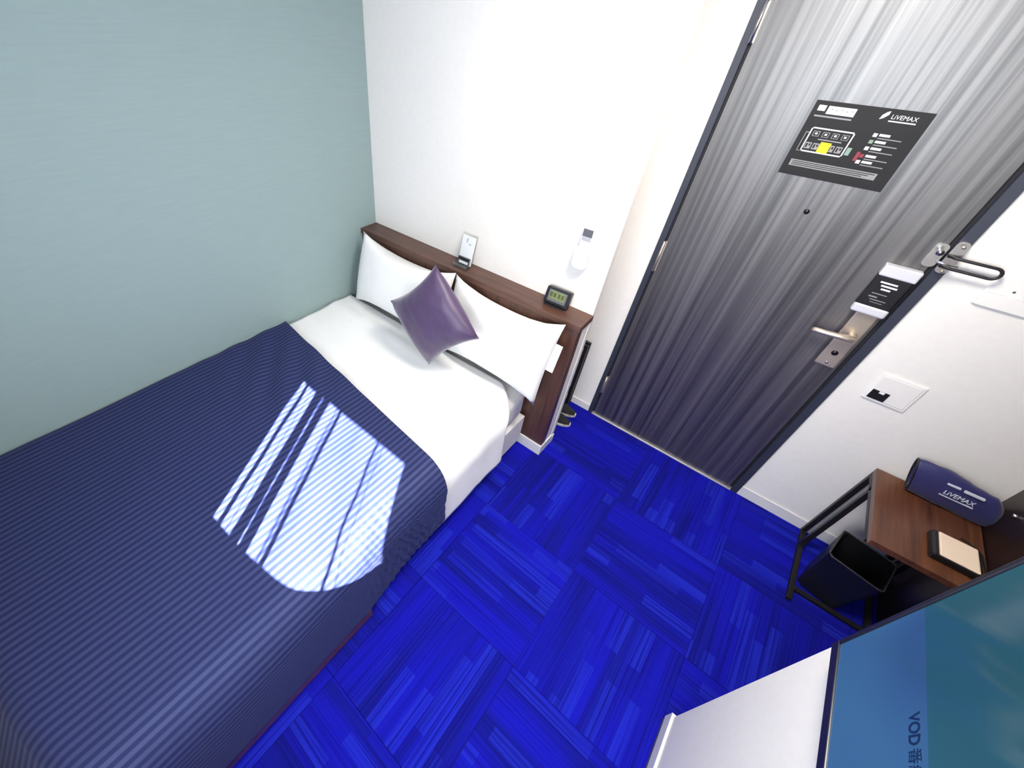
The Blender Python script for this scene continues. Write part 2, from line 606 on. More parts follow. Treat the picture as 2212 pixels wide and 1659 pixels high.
def fold(name, x0, x1, mat, wob=.0, yo=0.0, z0=1.235, z1=2.08):
    bm = bmesh.new()
    n = 14
    rows = []
    for k in range(n + 1):
        z = z0 + (z1 - z0) * k / n
        w = wob * math.sin(k * 1.7 + x0 * 40) + wob * .6 * math.sin(k * .6 + x0 * 17)
        rows.append([bm.verts.new((x - ll.x + w, yo + .004 * math.sin(x * 90), z - ll.z)) for x in (x0, (x0 + x1) / 2, x1)])
    for k in range(n):
        for q in range(2):
            bm.faces.new((rows[k][q], rows[k][q + 1], rows[k + 1][q + 1], rows[k + 1][q]))
    return finish(bm, name, mat, lace, smooth=True)


def lower_mask(pts, zlow):  # added unseen mask; its curved top edge shapes the sun patch
    bm = bmesh.new()
    a = [bm.verts.new((x - ll.x, .02, z - ll.z)) for x, z in pts]
    b = [bm.verts.new((x - ll.x, .02, zlow - ll.z)) for x, z in pts]
    for k in range(len(pts) - 1):
        bm.faces.new((a[k], a[k + 1], b[k + 1], b[k]))
    o = finish(bm, 'lower_sun_mask', M_tape, lace)
    o.modifiers.new('thickness', 'SOLIDIFY').thickness = .003


lower_mask([(1.29, 1.312), (1.345, 1.313), (1.47, 1.318), (1.58, 1.327), (1.70, 1.342), (1.80, 1.362), (1.90, 1.392), (1.98, 1.428), (2.04, 1.476), (2.09, 1.53)], 1.25)
fold('sun_blocker_panel', LX1, 2.40, M_sun_blocker, 0, .0)  # added unseen panel, blocks direct sun in the widened part of the window
fold('left_sun_mask', 1.290, 1.345, M_tape, 0, .0)  # added unseen strip, trims the left edge of the sun patch
fold('lace_panel', 1.60, 2.058, M_lace, 0, .012)
for x0, x1, wob in ((1.378, 1.398, .001), (1.428, 1.433, .001), (1.458, 1.510, .001), (1.515, 1.556, .001), (1.628, 1.652, .001), (1.612, 1.616, .001), (1.885, 1.896, .0035), (1.925, 1.929, .003)):
    fold('gathered_fold', x0, x1, M_tape, wob)
tube('curtain_rod', [(fx0 - .06 - ll.x, 0, 2.085 - ll.z), (fx1 + .06 - ll.x, 0, 2.085 - ll.z)], .008, M_chrome, lace)

# baseboards
struct(box('baseboard_left', 0, .008, YB, 0, 0, .06, M_base))
bm = bmesh.new()
abox(bm, NX, XL, R_ - .008, R_, 0, .05)
abox(bm, XR, XWALL, R_ - .008, R_, 0, .065)
struct(finish(bm, 'baseboard_door', M_base))
bm = bmesh.new()
abox(bm, XP - .009, XP, YB, YP + .009, 0, .065)
abox(bm, XP, XWALL, YP, YP + .009, 0, .065)
struct(finish(bm, 'baseboard_television', M_base))
struct(box('baseboard_headboard', W, W + .006, 0, TW, 0, .06, M_base))

# ---------------------------------------------------------------- entrance door
door = tag(new_obj('door_1', None, None, ((XL + XR) / 2, R_, 0)), 'dark grey wood-grain entrance door in a navy steel frame', 'door', None, 'structure')
dl = Vector(door.location)


def dbox(name, x0, x1, y0, y1, z0, z1, mat, parent=door, bev=.0015, seg=1):
    return box(name, x0 - dl.x, x1 - dl.x, y0 - dl.y, y1 - dl.y, z0, z1, mat, parent, bev, seg)


dbox('frame_jamb', XL, XL + .026, R_ - .012, R_ + .07, 0, 2.14, M_frame)
dbox('frame_jamb', XR - .032, XR, R_ - .012, R_ + .07, 0, 2.14, M_frame)
dbox('frame_head', XL + .026, XR - .032, R_ - .012, R_ + .07, 2.105, 2.14, M_frame)
leaf = dbox('door_leaf', XL + .034, XR - .043, R_ - .004, R_ + .036, .012, 2.10, M_door, bev=.002)
dbox('door_seal', XL + .026, XL + .034, R_ + .004, R_ + .03, .012, 2.105, M_gap, bev=0)
dbox('door_seal', XR - .043, XR - .032, R_ + .004, R_ + .03, .012, 2.105, M_gap, bev=0)
dbox('threshold', XL + .026, XR - .032, R_ - .016, R_ + .07, 0, .010, M_thresh)
for z0, z1 in ((.20, .33), (1.03, 1.18), (1.90, 2.01)):
    h = tube('hinge', [(XL + .030 - dl.x, -.018, z0), (XL + .030 - dl.x, -.018, z1)], .006, M_chrome if z0 > 1.5 else M_nickel, door)
    box('hinge_leaf', XL + .032 - dl.x, XL + .040 - dl.x, -.012, -.004, z0, z1, M_nickel, h)
tube('peephole', [(1.968 - dl.x, -.009, 1.43), (1.968 - dl.x, .0, 1.43)], .009, M_black, door, 14)

# electronic lock: long plate with lever below, housing with black label above
yd = R_ - .004
plate = dbox('lock_plate', 2.283, 2.352, yd - .010, yd, .885, 1.20, M_nickel, bev=.006, seg=2)
pm = lambda x, y, z: (x - dl.x, y - dl.y, z)
tube('lever_neck', [pm(2.322, yd - .008, 1.045), pm(2.322, yd - .045, 1.045)], [.016, .013], M_nickel, plate, 14)
tube('lever', [pm(2.330, yd - .045, 1.046), pm(2.310, yd - .049, 1.046), pm(2.280, yd - .052, 1.044), pm(2.24, yd - .052, 1.040), pm(2.208, yd - .050, 1.037), pm(2.200, yd - .049, 1.036)], [.012, .013, .011, .0105, .011, .006], M_nickel, plate, 12)
tube('keyhole', [pm(2.318, yd - .0125, .955), pm(2.318, yd - .006, .955)], .011, M_black, plate, 14)
tube('plate_screw', [pm(2.318, yd - .0118, .905), pm(2.318, yd - .006, .905)], .005, M_chrome, plate, 10)
hous = dbox('lock_housing', 2.258, 2.358, yd - .030, yd, 1.150, 1.330, M_black, bev=.006, seg=2)
dbox('housing_cap', 2.2575, 2.3585, yd - .033, yd - .0005, 1.293, 1.334, M_lockcap, hous, .005, 2)
dbox('housing_cap', 2.2575, 2.3585, yd - .033, yd - .0005, 1.146, 1.182, M_lockcap, hous, .008, 3)
for x0, x1, z0, z1, m in ((2.278, 2.325, 1.270, 1.276, M_print_w), (2.286, 2.330, 1.258, 1.264, M_print_w), (2.292, 2.318, 1.246, 1.252, M_print_w),
                          (2.278, 2.320, 1.228, 1.231, M_print_g), (2.276, 2.300, 1.214, 1.219, M_print_g), (2.284, 2.330, 1.205, 1.208, M_print_g), (2.290, 2.325, 1.196, 1.198, M_print_g)):
    dbox('label_line', x0, x1, yd - .0306, yd - .0297, z0, z1, m, hous, 0)

# swing-bar door guard
gp = prism('guard_plate', [(x - dl.x, z) for x, z in round_rect(2.332, 2.366, 1.352, 1.432, .013)], .006, M_chrome, door, (0, yd - .006 - dl.y, 0))
tube('guard_ball_stud', [pm(2.349, yd - .004, 1.410), pm(2.349, yd - .018, 1.410), pm(2.349, yd - .026, 1.410)], [.006, .006, .010], M_chrome, gp, 12)
gj = prism('guard_bracket', [(x - dl.x, z) for x, z in round_rect(2.371, 2.402, 1.345, 1.452, .013)], .008, M_chrome, door, (0, R_ - .02 - dl.y, 0))
gy = R_ - .034
arc = [(2.488 + .017 * math.cos(a), 1.386 + .017 * math.sin(a)) for a in [math.radians(-90 + 180 * k / 8) for k in range(9)]]
loop = [pm(2.372, gy + .008, 1.369), pm(2.40, gy, 1.369)] + [pm(x, gy, z) for x, z in arc] + [pm(2.40, gy, 1.403), pm(2.372, gy + .008, 1.403)]
tube('guard_bar', loop, .0048, M_blackm, door, 10)
tube('guard_pin', [pm(2.352, gy - .004, 1.388), pm(2.372, gy - .004, 1.386), pm(2.405, gy - .003, 1.386)], .004, M_chrome, gj, 10)
for z in (1.358, 1.44):
    tube('guard_screw', [pm(2.386, R_ - .0225, z), pm(2.386, R_ - .018, z)], .005, M_nickel, gj, 10)

# ---------------------------------------------------------------- evacuation map on the door
EX0, EX1, EZ0, EZ1 = 1.820, 2.120, 1.537, 1.766
emap = thing('evacuation_map', 'black evacuation floor plan with a yellow room marker stuck on the door', 'sign', ((EX0 + EX1) / 2, yd, EZ0))
box('map_sheet', -.15, .15, -.0015, -.0003, 0, EZ1 - EZ0, M_mapblack, emap)


def mrect(name, u0, u1, v0, v1, mat, lay=0, par=emap):
    """u to the right, v down, both 0..1 of the sheet"""
    hgt = EZ1 - EZ0
    return box(name, -.15 + u0 * .3, -.15 + u1 * .3, -.0019 - .0003 * lay, -.0013, hgt * (1 - v1), hgt * (1 - v0), mat, par)


mrect('map_heading_mark', .045, .115, .055, .125, M_print_w)
hb = mrect('map_heading', .135, .385, .055, .155, M_print_w)
for k in range(5):
    u = .165 + k * .045
    mrect('heading_stroke', u, u + .02, .085 + .01 * (k % 2), .098 + .01 * (k % 2), M_print_g, 1, hb)
mrect('map_heading_line', .045, .385, .18, .20, M_print_g)
Mtx = lambda x, z: Matrix.Translation((x, -.0021, z)) @ Matrix.Rotation(math.radians(90), 4, 'X')
hgt = EZ1 - EZ0
text('map_logo_text', 'LiVEMAX', .017, M_print_w, emap, Mtx(.055, hgt * .885), sx=.95)
mrect('map_logo_line', .68, .90, .135, .15, M_print_w)
prism('map_logo_leaf', [(.030, .0), (.038, .004), (.047, .014), (.047, .024), (.040, .021), (.032, .012)], .0006, M_print_w, emap, (0, -.0021, hgt * .865))
# floor plan outline
P = dict(u0=.09, u1=.49, v0=.33, v1=.66)
for a in ((P['u0'], P['u1'], P['v0'], P['v0'] + .018), (P['u0'], P['u1'], P['v1'] - .018, P['v1']), (P['u0'], P['u0'] + .012, P['v0'], P['v1']), (P['u1'] - .012, P['u1'], P['v0'], P['v1'])):
    mrect('plan_outline', *a, M_print_w)
for a in ((.055, .09, .40, .41), (.055, .062, .40, .66), (.055, .09, .65, .66)):
    mrect('plan_stair', *a, M_print_g)
for k in range(4):
    u = .125 + k * .09
    r = mrect('plan_room', u, u + .062, .375, .445, M_print_g)
    mrect('room_mark', u + .006, u + .056, .382, .438, M_mapblack, 1, r)
    mrect('room_mark', u + .02, u + .042, .395, .42, M_print_w, 2, r)
for k in (0, 1, 3, 4):
    u = .11 + k * .073
    r = mrect('plan_room', u, u + .058, .53, .615, M_print_g)
    mrect('room_mark', u + .008, u + .024, .545, .60, M_mapblack, 1, r)
    mrect('room_mark', u + .034, u + .05, .545, .575, M_mapblack, 1, r)
mrect('plan_room_here', .245, .345, .505, .645, M_print_y, 2)
mrect('plan_lift', .50, .54, .52, .62, M_print_gr)
mrect('plan_corridor', .20, .42, .47, .485, M_print_g)
for k, (v, m) in enumerate(((.30, M_print_w), (.385, M_print_gr), (.47, M_print_w), (.57, M_print_r), (.65, M_print_w))):
    u = .635 + .0 * k
    mrect('legend_symbol', u, u + .035, v, v + .045, m)
    mrect('legend_heading', u + .05, u + .14, v, v + .03, M_print_w)
    mrect('legend_line', u + .05, u + .25, v + .05, v + .062, M_print_g)
mrect('legend_red_mark', .60, .63, .55, .67, M_print_r)
mrect('map_footer', .06, .88, .78, .87, M_print_g)
for k in range(3):
    mrect('footer_line', .08, .86 - .05 * k, .795 + .024 * k, .805 + .024 * k, M_mapblack, 1)

# ---------------------------------------------------------------- wall fittings
cs = thing('key_card_switch', 'white key card switch with black card slot on the wall beside the door', 'switch', (2.548, R_, .882))
box('switch_plate', -.066, .066, -.007, 0, -.068, .062, M_plate, cs, .003)
box('switch_rim', -.058, .058, -.0085, -.006, -.058, .052, M_plate, cs, .002)
box('card_slot', -.055, -.002, -.0105, -.008, -.056, -.014, M_black, cs, .001)
box('slot_notch', -.034, -.018, -.0115, -.0100, -.024, -.014, M_whiteplastic, cs, 0)

wc = thing('wall_controller', 'white room controller box on the wall right of the door guard', 'controller', (2.578, R_, 1.330))
box('controller_body', -.07, .07, -.009, 0, -.052, .06, M_plate, wc, .004)
box('controller_flap', -.066, .066, -.0105, -.0085, -.050, -.005, M_plate, wc, .003)
tube('indicator', [(-.012, -.0100, .012), (-.012, -.0085, .012)], .0035, M_greyscreen, wc, 10)

rc = thing('remote_control', 'white air conditioner remote with grey display held on the wall by the ledge', 'remote', (1.347, 0, 1.145))
box('remote_body', -.026, .026, -.024, -.007, .0, .158, M_whiteplastic, rc, .006)
box('remote_display', -.021, .021, -.0255, -.0235, .120, .152, M_greyscreen, rc, .001)
box('display_strip', -.020, .019, -.0252, -.0235, .102, .119, M_greylight, rc, .001)
rh = thing('remote_holder', 'white plastic wall cradle around the air conditioner remote', 'holder', (1.347, 0, 1.135))
prism('holder_cup', round_rect(-.034, .034, -.012, .085, .022), .010, M_whiteplastic, rh, (0, -.034, 0), bev=.003)
prism('holder_back', round_rect(-.034, .034, -.012, .095, .02), .005, M_whiteplastic, rh, (0, -.006, 0))
for s in (-1, 1):
    box('holder_side', s * .031 - .003, s * .031 + .003, -.028, -.004, .0, .08, M_whiteplastic, rh, .001)
box('holder_floor', -.03, .03, -.028, -.004, -.004, .004, M_whiteplastic, rh, .001)

# ---------------------------------------------------------------- headboard: white half-height wall box faced in brown
hb = thing('headboard', 'half-height brown wooden headboard with a shelf ledge on a white base', 'headboard', (W / 2, -D, 0))
hl = Vector(hb.location)


def hbox(name, x0, x1, y0, y1, z0, z1, mat, bev=.001):
    return box(name, x0 - hl.x, x1 - hl.x, y0 - hl.y, y1 - hl.y, z0, z1, mat, hb, bev)


hbox('core', .004, W - .003, -.074, -.0005, 0, H - .03, M_white_wall)
hbox('front_panel', .003, W - .001, -.118, -.074, .075, H - .03, M_brown_v)
hbox('ledge', .003, W + .006, -.128, -.0005, H - .03, H, M_brown, .002)
hbox('plinth', .004, W + .004, -.126, -.074, 0, .075, M_base)
hbox('plinth', W - .003, W + .005, -.074, -.0005, 0, .075, M_base)

# alarm clock
ck = thing('alarm_clock', 'small black digital alarm clock with green display on the headboard ledge', 'clock', (1.303, -.052, H), (0, 0, math.radians(2)))
tilt = Matrix.Rotation(math.radians(-14), 4, 'X')
bm = bmesh.new(); abox(bm, -.060, .060, -.016, .016, .003, .083, .006, 2, tilt); finish(bm, 'clock_body', M_black, ck)
bm = bmesh.new(); abox(bm, -.045, .045, -.0175, -.0155, .018, .073, .001, 1, tilt); finish(bm, 'clock_bezel', M_greyscreen, ck)
bm = bmesh.new(); abox(bm, -.038, .038, -.0185, -.0165, .030, .070, .001, 1, tilt); lc = finish(bm, 'clock_display', M_lcd, ck)
for k, x in enumerate((-.030, -.013, .008, .025)):
    bm = bmesh.new(); abox(bm, x - .005, x + .006, -.0190, -.018, .042, .062, 0, 1, tilt); finish(bm, 'display_digit', M_lcdd, lc)
box('clock_foot', -.05, .05, -.022, .03, 0, .006, M_black, ck, .002)

# acrylic card stand
st = thing('card_stand', 'clear acrylic stand holding a pale card leaning on the headboard ledge', 'stand', (.748, -.052, H))
bk = Matrix.Rotation(math.radians(-12), 4, 'X')
bm = bmesh.new(); abox(bm, -.046, .046, .010, .013, .0, .165, .001, 1, bk); finish(bm, 'stand_back', M_acrylic, st)
box('stand_base', -.048, .048, -.035, .014, 0, .004, M_acrylic, st, .001)
bm = bmesh.new(); abox(bm, -.048, .048, -.035, -.031, .0, .022, .001, 1); finish(bm, 'stand_lip', M_acrylic, st)
bm = bmesh.new(); abox(bm, -.042, .042, .007, .0095, .005, .155, 0, 1, bk); cd = finish(bm, 'card', M_print_w, st)
bm = bmesh.new(); abox(bm, -.012, -.006, .0062, .0071, .118, .142, 0, 1, bk); finish(bm, 'card_mark', M_greylight, cd)
bm = bmesh.new(); abox(bm, .004, .018, .0062, .0071, .110, .116, 0, 1, bk); finish(bm, 'card_mark', M_greylight, cd)
bm = bmesh.new(); abox(bm, -.038, .038, -.006, .004, .004, .045, .002, 1, bk); cr = finish(bm, 'card_reader', M_greyscreen, st)
bm = bmesh.new(); abox(bm, -.036, .036, -.0075, -.0055, .030, .043, 0, 1, bk); finish(bm, 'reader_band', M_black, cr)
bm = bmesh.new(); abox(bm, -.026, .030, -.0075, -.0055, .012, .024, 0, 1, bk); finish(bm, 'reader_label', M_print_w, cr)

# ---------------------------------------------------------------- bed
bed = thing('bed', 'single bed with brown frame and sheeted mattress against the teal wall', 'bed', (.69, -1.19, 0))
bl = Vector(bed.location)


def bbox(name, x0, x1, y0, y1, z0, z1, mat, bev=.002, seg=2):
    return box(name, x0 - bl.x, x1 - bl.x, y0 - bl.y, y1 - bl.y, z0, z1, mat, bed, bev, seg)


bbox('base_box', .03, 1.335, -2.04, -.14, .05, .25, M_sheet)
bbox('side_rail', 1.335, 1.392, -2.06, -1.34, .020, .082, M_desk)
bbox('mattress', .025, 1.325, -2.04, -.135, .25, .480, M_sheet, .07, 5)
for x in (.08, 1.27):
    for y in (-.25, -1.98):
        bbox('leg', x, x + .05, y, y + .05, 0, .05, M_blackm)

ZT = .515


def side_profile(s, x_edge, r, z_top, z_hem, flare):
    """arc length s measured from the bed's wall side; returns x, z"""
    x_flat = x_edge - r
    if s <= x_flat:
        return s, z_top
    a = (s - x_flat) / r
    if a < math.pi / 2:
        return x_flat + r * math.sin(a), z_top - r * (1 - math.cos(a))
    d = s - x_flat - r * math.pi / 2
    L = z_top - r - z_hem
    d = min(d, L)
    return x_edge + flare * (d / L) ** 1.3, z_top - r - d


def cloth(name, mat, y_near, y_far, ztop, x_edge, r, z_hem, flare, nx, ny, disp, thick=.006, foot_drop=None, x0=.012, label=None, cat=None, hem_lift=None):
    """y_near(s): edge towards the headboard; y_far(s): edge towards the foot"""
    me = bpy.data.meshes.new(name)
    Smax = (x_edge - r) + r * math.pi / 2 + (ztop - r - z_hem)
    verts, uvs, faces = [], [], []
    for i in range(nx + 1):
        s = x0 + (Smax - x0) * i / nx
        x, z = side_profile(s, x_edge, r, ztop, z_hem, flare)
        side = max(0.0, min(1.0, (s - (x_edge - r)) / (r * math.pi / 2)))
        for j in range(ny + 1):
            t = j / ny
            y = y_near(s) + (y_far(s) - y_near(s)) * t
            zz, yy = z, y
            if foot_drop:
                yf, rf, am = foot_drop
                ys_ = yf + .08 * max(0, min(1, (s - .92) / .40)) ** 1.3
                o = ys_ - y            # how far past the start of the curl
                if o > 0:
                    a = min(o / rf, am)
                    yy = ys_ - rf * math.sin(a)
                    zz = z - rf * (1 - math.cos(a))
                    if o / rf > am:
                        e = o - rf * am
                        yy -= e * math.cos(am)
                        zz -= e * math.sin(am)
                    zz = max(zz, .05)
            dn = disp(s, yy, side, z)
            if hem_lift and z < ztop - r:
                q = (ztop - r - z) / (ztop - r - z_hem)
                zz += hem_lift(yy) * q
            verts.append((x + dn * side, yy, max(zz + dn * (1 - side), .02)))
            uvs.append((s, y))
    for i in range(nx):
        for j in range(ny):
            a = i * (ny + 1) + j
            faces.append((a, a + ny + 1, a + ny + 2, a + 1))
    me.from_pydata(verts, [], faces)
    ul = me.uv_layers.new(name='UVMap')
    for lp in me.loops:
        ul.data[lp.index].uv = uvs[lp.vertex_index]
    me.materials.append(mat)
    for p in me.polygons:
        p.use_smooth = True
    o = new_obj(name, me)
    so = o.modifiers.new('thickness', 'SOLIDIFY')
    so.thickness = thick
    so.offset = 1
    tag(o, label, cat)
    return o


def nz(x, y, z=0, f=1):
    return noise.noise(Vector((x * f, y * f, z)))


def duvet_disp(s, y, side, z):
    d = .010 * nz(s * 2.2, y * 3.0, 1.3) + .006 * nz(s * 1.1, y * 9.0, 4.2)
    d *= 1 if y > -.62 else .35
    d += side * (.012 * nz(y * 5, z * 2, 7))
    d += .012 * math.exp(-((y + .40) / .045) ** 2) * (1 - side)
    return d


def spread_disp(s, y, side, z):
    d = .006 * nz(s * 1.6, y * 2.2, 8.3)
    # soft pulls from the white fold, near the wall
    d += .010 * math.exp(-((s - .35) / .35) ** 2) * math.exp(-((y + 1.0) / .25) ** 2) * math.sin(s * 26 + y * 34)
    # gathers hanging off the side next to the fold
    g = side * math.exp(-((y + 1.12) / .22) ** 2)
    d += g * (-.008 + .0035 * math.sin(y * 190 + z * 60 + 4 * nz(y * 9, z * 9)) + .005 * nz(y * 40, z * 16, 2))
    d += side * .010 * nz(y * 3, z * 3, 5)
    return d


duvet = cloth('duvet', M_linen, lambda s: -.262 - .16 * max(0, min(1, (s - 1.22) / .2)), lambda s: -.80 - .12 * s / 1.4, ZT - .004, 1.374, .130, .16, .008, 90, 60, duvet_disp, .014,
              label='white duvet folded over the head end of the bed', cat='duvet')
spread = cloth('bedspread', M_spread, lambda s: -.745 - .135 * min(1.15, s / 1.37), lambda s: -2.56, ZT + .026, 1.397, .14, .100, .003, 130, 380, spread_disp, .005, foot_drop=(-2.185, .08, math.radians(58)), hem_lift=lambda y: .12 * max(0, min(1, (y + 1.35) / .45)),
               label='navy striped satin bedspread draped over the bed with a sunlit patch', cat='bedspread')


def pillow_mesh(name, w, h, t, mat, parent=None, loc=None, rot=None, n=26, pinch=.10, seed=0, wr=.006, flap=0.0):
    bm = bmesh.new()
    grid = {}
    for side in (1, -1):
        for i in range(n + 1):
            for j in range(n + 1):
                u, v = i / n * 2 - 1, j / n * 2 - 1
                if side == -1 and (i in (0, n) or j in (0, n)):
                    grid[(side, i, j)] = grid[(1, i, j)]
                    continue
                x = u * w / 2 * (1 - pinch * (1 - v * v) * abs(u) ** 3 * 0.12)
                z = v * h / 2 * (1 - pinch * (1 - u * u) * abs(v) ** 3)
                th = (max(0, 1 - u ** 4) ** .55) * (max(0, 1 - v ** 4) ** .55)
                th *= (1 - .35 * (abs(u * v)) ** 1.5)
                y = side * t / 2 * th
                k = wr * th * (nz(u * 2.1 + seed, v * 2.1, seed + side) + .5 * nz(u * 5 + seed, v * 4, seed * 2 + side))
                grid[(side, i, j)] = bm.verts.new((x, -y + k, z))
    for side in (1, -1):
        for i in range(n):
            for j in range(n):
                q = [grid[(side, i, j)], grid[(side, i + 1, j)], grid[(side, i + 1, j + 1)], grid[(side, i, j + 1)]]
                bm.faces.new(q if side == 1 else q[::-1])
    if flap:
        pass
    return finish(bm, name, mat, parent, loc, rot, smooth=True)


def place(o, c, rx, ry, rz):
    o.location = c
    o.rotation_mode = 'ZYX'
    o.rotation_euler = (rx, ry, rz)


p1 = pillow_mesh('pillow', .715, .44, .15, M_linen, seed=1, pinch=.32)
place(p1, (.438, -.225, .728), math.radians(-15), 0, 0)
tag(p1, 'white pillow nearest the teal wall leaning on the headboard', 'pillow', 'white pillows on the bed')
p2 = pillow_mesh('pillow', .625, .44, .15, M_linen, seed=4, pinch=.32)
place(p2, (1.108, -.225, .722), math.radians(-15), 0, math.radians(-1))
tag(p2, 'white pillow below the alarm clock leaning on the headboard', 'pillow', 'white pillows on the bed')
fl = box('pillowcase_flap', .285, .330, .022, .030, -.03, .11, M_linen, p2, .002)

cu = pillow_mesh('cushion', .383, .383, .13, M_purple, seed=9, pinch=.13, wr=.008)
tag(cu, 'purple satin square cushion standing on its corner against the pillows', 'cushion')
cq = Euler((1.411, -.824, .184)).to_matrix()
CX = cq @ Vector((1, 0, 0)); CYv = cq @ Vector((0, 1, 0)); CN = CX.cross(CYv)
# local x -> CX, local z -> CYv, local -y (front) -> CN
cu.matrix_world = Matrix.Translation((.872, -.431, .827)) @ Matrix((CX, -CN, CYv)).transposed().to_4x4()
# ---------------------------------------------------------------- slippers and shoehorn in the recess
def slipper(x, y, rz, label):
    t = thing('slipper', label, 'slipper', (x, y, 0), (0, 0, rz), 'slippers behind the headboard')
    out = [(.045 * math.cos(a) * (1.0 if math.sin(a) < 0 else .9), .115 * math.sin(a)) for a in [2 * math.pi * k / 24 for k in range(24)]]
    bm = bmesh.new()
    f = bm.faces.new([bm.verts.new((a, b, 0)) for a, b in out])
    r = bmesh.ops.extrude_face_region(bm, geom=[f])
    for v in [g for g in r['geom'] if isinstance(g, bmesh.types.BMVert)]:
        v.co.z += .016
    finish(bm, 'sole', M_sole, t)
    bm = bmesh.new()
    rings = []
    for k in range(9):
        yy = -.108 + .13 * k / 8
        hw = .040 * math.sqrt(max(.05, 1 - (yy / .117) ** 2))
        hh = .012 + .035 * min(1, (k + .6) / 5)
        rings.append([bm.verts.new((hw * math.cos(math.pi * q / 10), yy, .011 + hh * math.sin(math.pi * q / 10))) for q in range(11)])
    for a, b in zip(rings, rings[1:]):
        for q in range(10):
            bm.faces.new((a[q], a[q + 1], b[q + 1], b[q]))
    o = finish(bm, 'upper', M_slipper, t, smooth=True)
    o.modifiers.new('thickness', 'SOLIDIFY').thickness = .004
    box('insole', -.034, .034, -.09, .09, .012, .015, M_slipper, t, .001)
    return t


slipper(1.372, .292, math.radians(97), 'dark slipper with pale sole nearer the door, poking out behind the headboard')
slipper(1.385, .195, math.radians(97), 'dark slipper with pale sole nearer the bed, poking out behind the headboard')

rk = thing('luggage_rack', 'folded black luggage rack standing against the wall behind the headboard', 'rack', (1.195, .375, 0))
for y0 in (-.022, .010):
    for x0 in (-.20, .185):
        box('leg', x0, x0 + .02, y0, y0 + .018, 0, .50, M_blackm, rk, .002)
    box('top_rail', -.18, .185, y0, y0 + .018, .48, .50, M_blackm, rk, .002)
    box('low_rail', -.18, .185, y0, y0 + .018, .10, .12, M_blackm, rk, .002)
for x0 in (-.12, 0, .10):
    box('strap', x0, x0 + .04, -.020, .026, .497, .503, M_black, rk, .001)
    box('strap', x0, x0 + .04, -.0235, -.0215, .12, .50, M_black, rk, .0005)

# ---------------------------------------------------------------- low desk in the corner
dk = thing('desk', 'low walnut desk with black metal sled frame in the corner by the door', 'desk', (2.86, .19, 0))
kl = Vector(dk.location)


def kbox(name, x0, x1, y0, y1, z0, z1, mat, bev=.0015):
    return box(name, x0 - kl.x, x1 - kl.x, y0 - kl.y, y1 - kl.y, z0, z1, mat, dk, bev)


kbox('desk_top', 2.700, XWALL - .004, -.024, .405, .508, .534, M_desk)
T = .020
for x in (2.700, 2.975):
    kbox('post', x, x + T, .385, .385 + T, 0, .508, M_blackm)
    kbox('post', x, x + T, .285, .285 + T, T, .508, M_blackm)
    kbox('floor_bar', x, x + T, -.040, .385, 0, T, M_blackm)
    kbox('top_bar', x, x + T, .0, .385, .490, .508, M_blackm)
kbox('cross_bar', 2.720, 2.975, .020, .020 + T, 0, T, M_blackm)
kbox('back_bar', 2.720, 2.975, .385, .405, .488, .508, M_blackm)

# waste bin
bn = thing('waste_bin', 'black tapered square waste bin standing under the desk', 'bin', (2.815, .135, 0), (0, 0, math.radians(-13)))


def frustum(bm, b, t, z0, z1, inner=False):
    lo = [bm.verts.new((sx * b, sy * b, z0)) for sx, sy in ((-1, -1), (1, -1), (1, 1), (-1, 1))]
    hi = [bm.verts.new((sx * t, sy * t, z1)) for sx, sy in ((-1, -1), (1, -1), (1, 1), (-1, 1))]
    for k in range(4):
        bm.faces.new((lo[k], lo[(k + 1) % 4], hi[(k + 1) % 4], hi[k]))
    bm.faces.new(lo[::-1])
    return lo, hi


bm = bmesh.new()
lo, hi = frustum(bm, .073, .094, 0.001, .275)
lo2, hi2 = frustum(bm, .068, .089, .006, .275)
for k in range(4):
    bm.faces.new((hi[k], hi[(k + 1) % 4], hi2[(k + 1) % 4], hi2[k]))
bmesh.ops.bevel(bm, geom=[e for e in bm.edges if abs(e.verts[0].co.z - e.verts[1].co.z) > .1], offset=.012, segments=3, affect='EDGES')
finish(bm, 'bin_body', M_black, bn)
M_rim = base_mat('bin_rim', (.035, .035, .042), rough=.4, var=.05)
rim = [(.0925 * a, .0925 * b, .276) for a, b in round_rect(-1, 1, -1, 1, .16, 4)]
tube('bin_rim', rim, .0032, M_rim, bn, 8, closed=True)

# navy pouch on the desk
bag = thing('amenity_bag', 'navy fabric pouch with white printed logo lying at the back of the desk', 'bag', (2.900, .362, .536), (0, 0, 0))
bm = bmesh.new()
NL, NR = 22, 28
rings = []
for k in range(NL + 1):
    u = k / NL
    x = -.130 + .255 * u
    endr = min(1, (1 - u) / .12 + .35) ** .5
    ht = .160 * (1 - .08 * u) * (.92 + .08 * math.sin(u * 5))
    dp = .037 * (1 + .15 * math.sin(u * 3.1)) * (endr if u > .8 else 1)
    ring = []
    for q in range(NR):
        a = 2 * math.pi * q / NR
        c, s = math.cos(a), math.sin(a)
        yy = dp * math.copysign(abs(c) ** .75, c)
        zz = ht / 2 * endr * math.copysign(abs(s) ** .8, s) + ht / 2
        yy *= 1 - .35 * max(0, s)
        w = .004 * nz(u * 7, q * .35, 3)
        ring.append(bm.verts.new((x + .022 - .33 * max(0, zz), yy + w, max(.001, zz + w - .003))))
    rings.append(ring)
for a, b in zip(rings, rings[1:]):
    for q in range(NR):
        bm.faces.new((a[q], a[(q + 1) % NR], b[(q + 1) % NR], b[q]))
bm.faces.new(rings[-1])
bagb = finish(bm, 'bag_body', M_navybag, bag, smooth=True)
bagb.modifiers.new('thickness', 'SOLIDIFY').thickness = .002
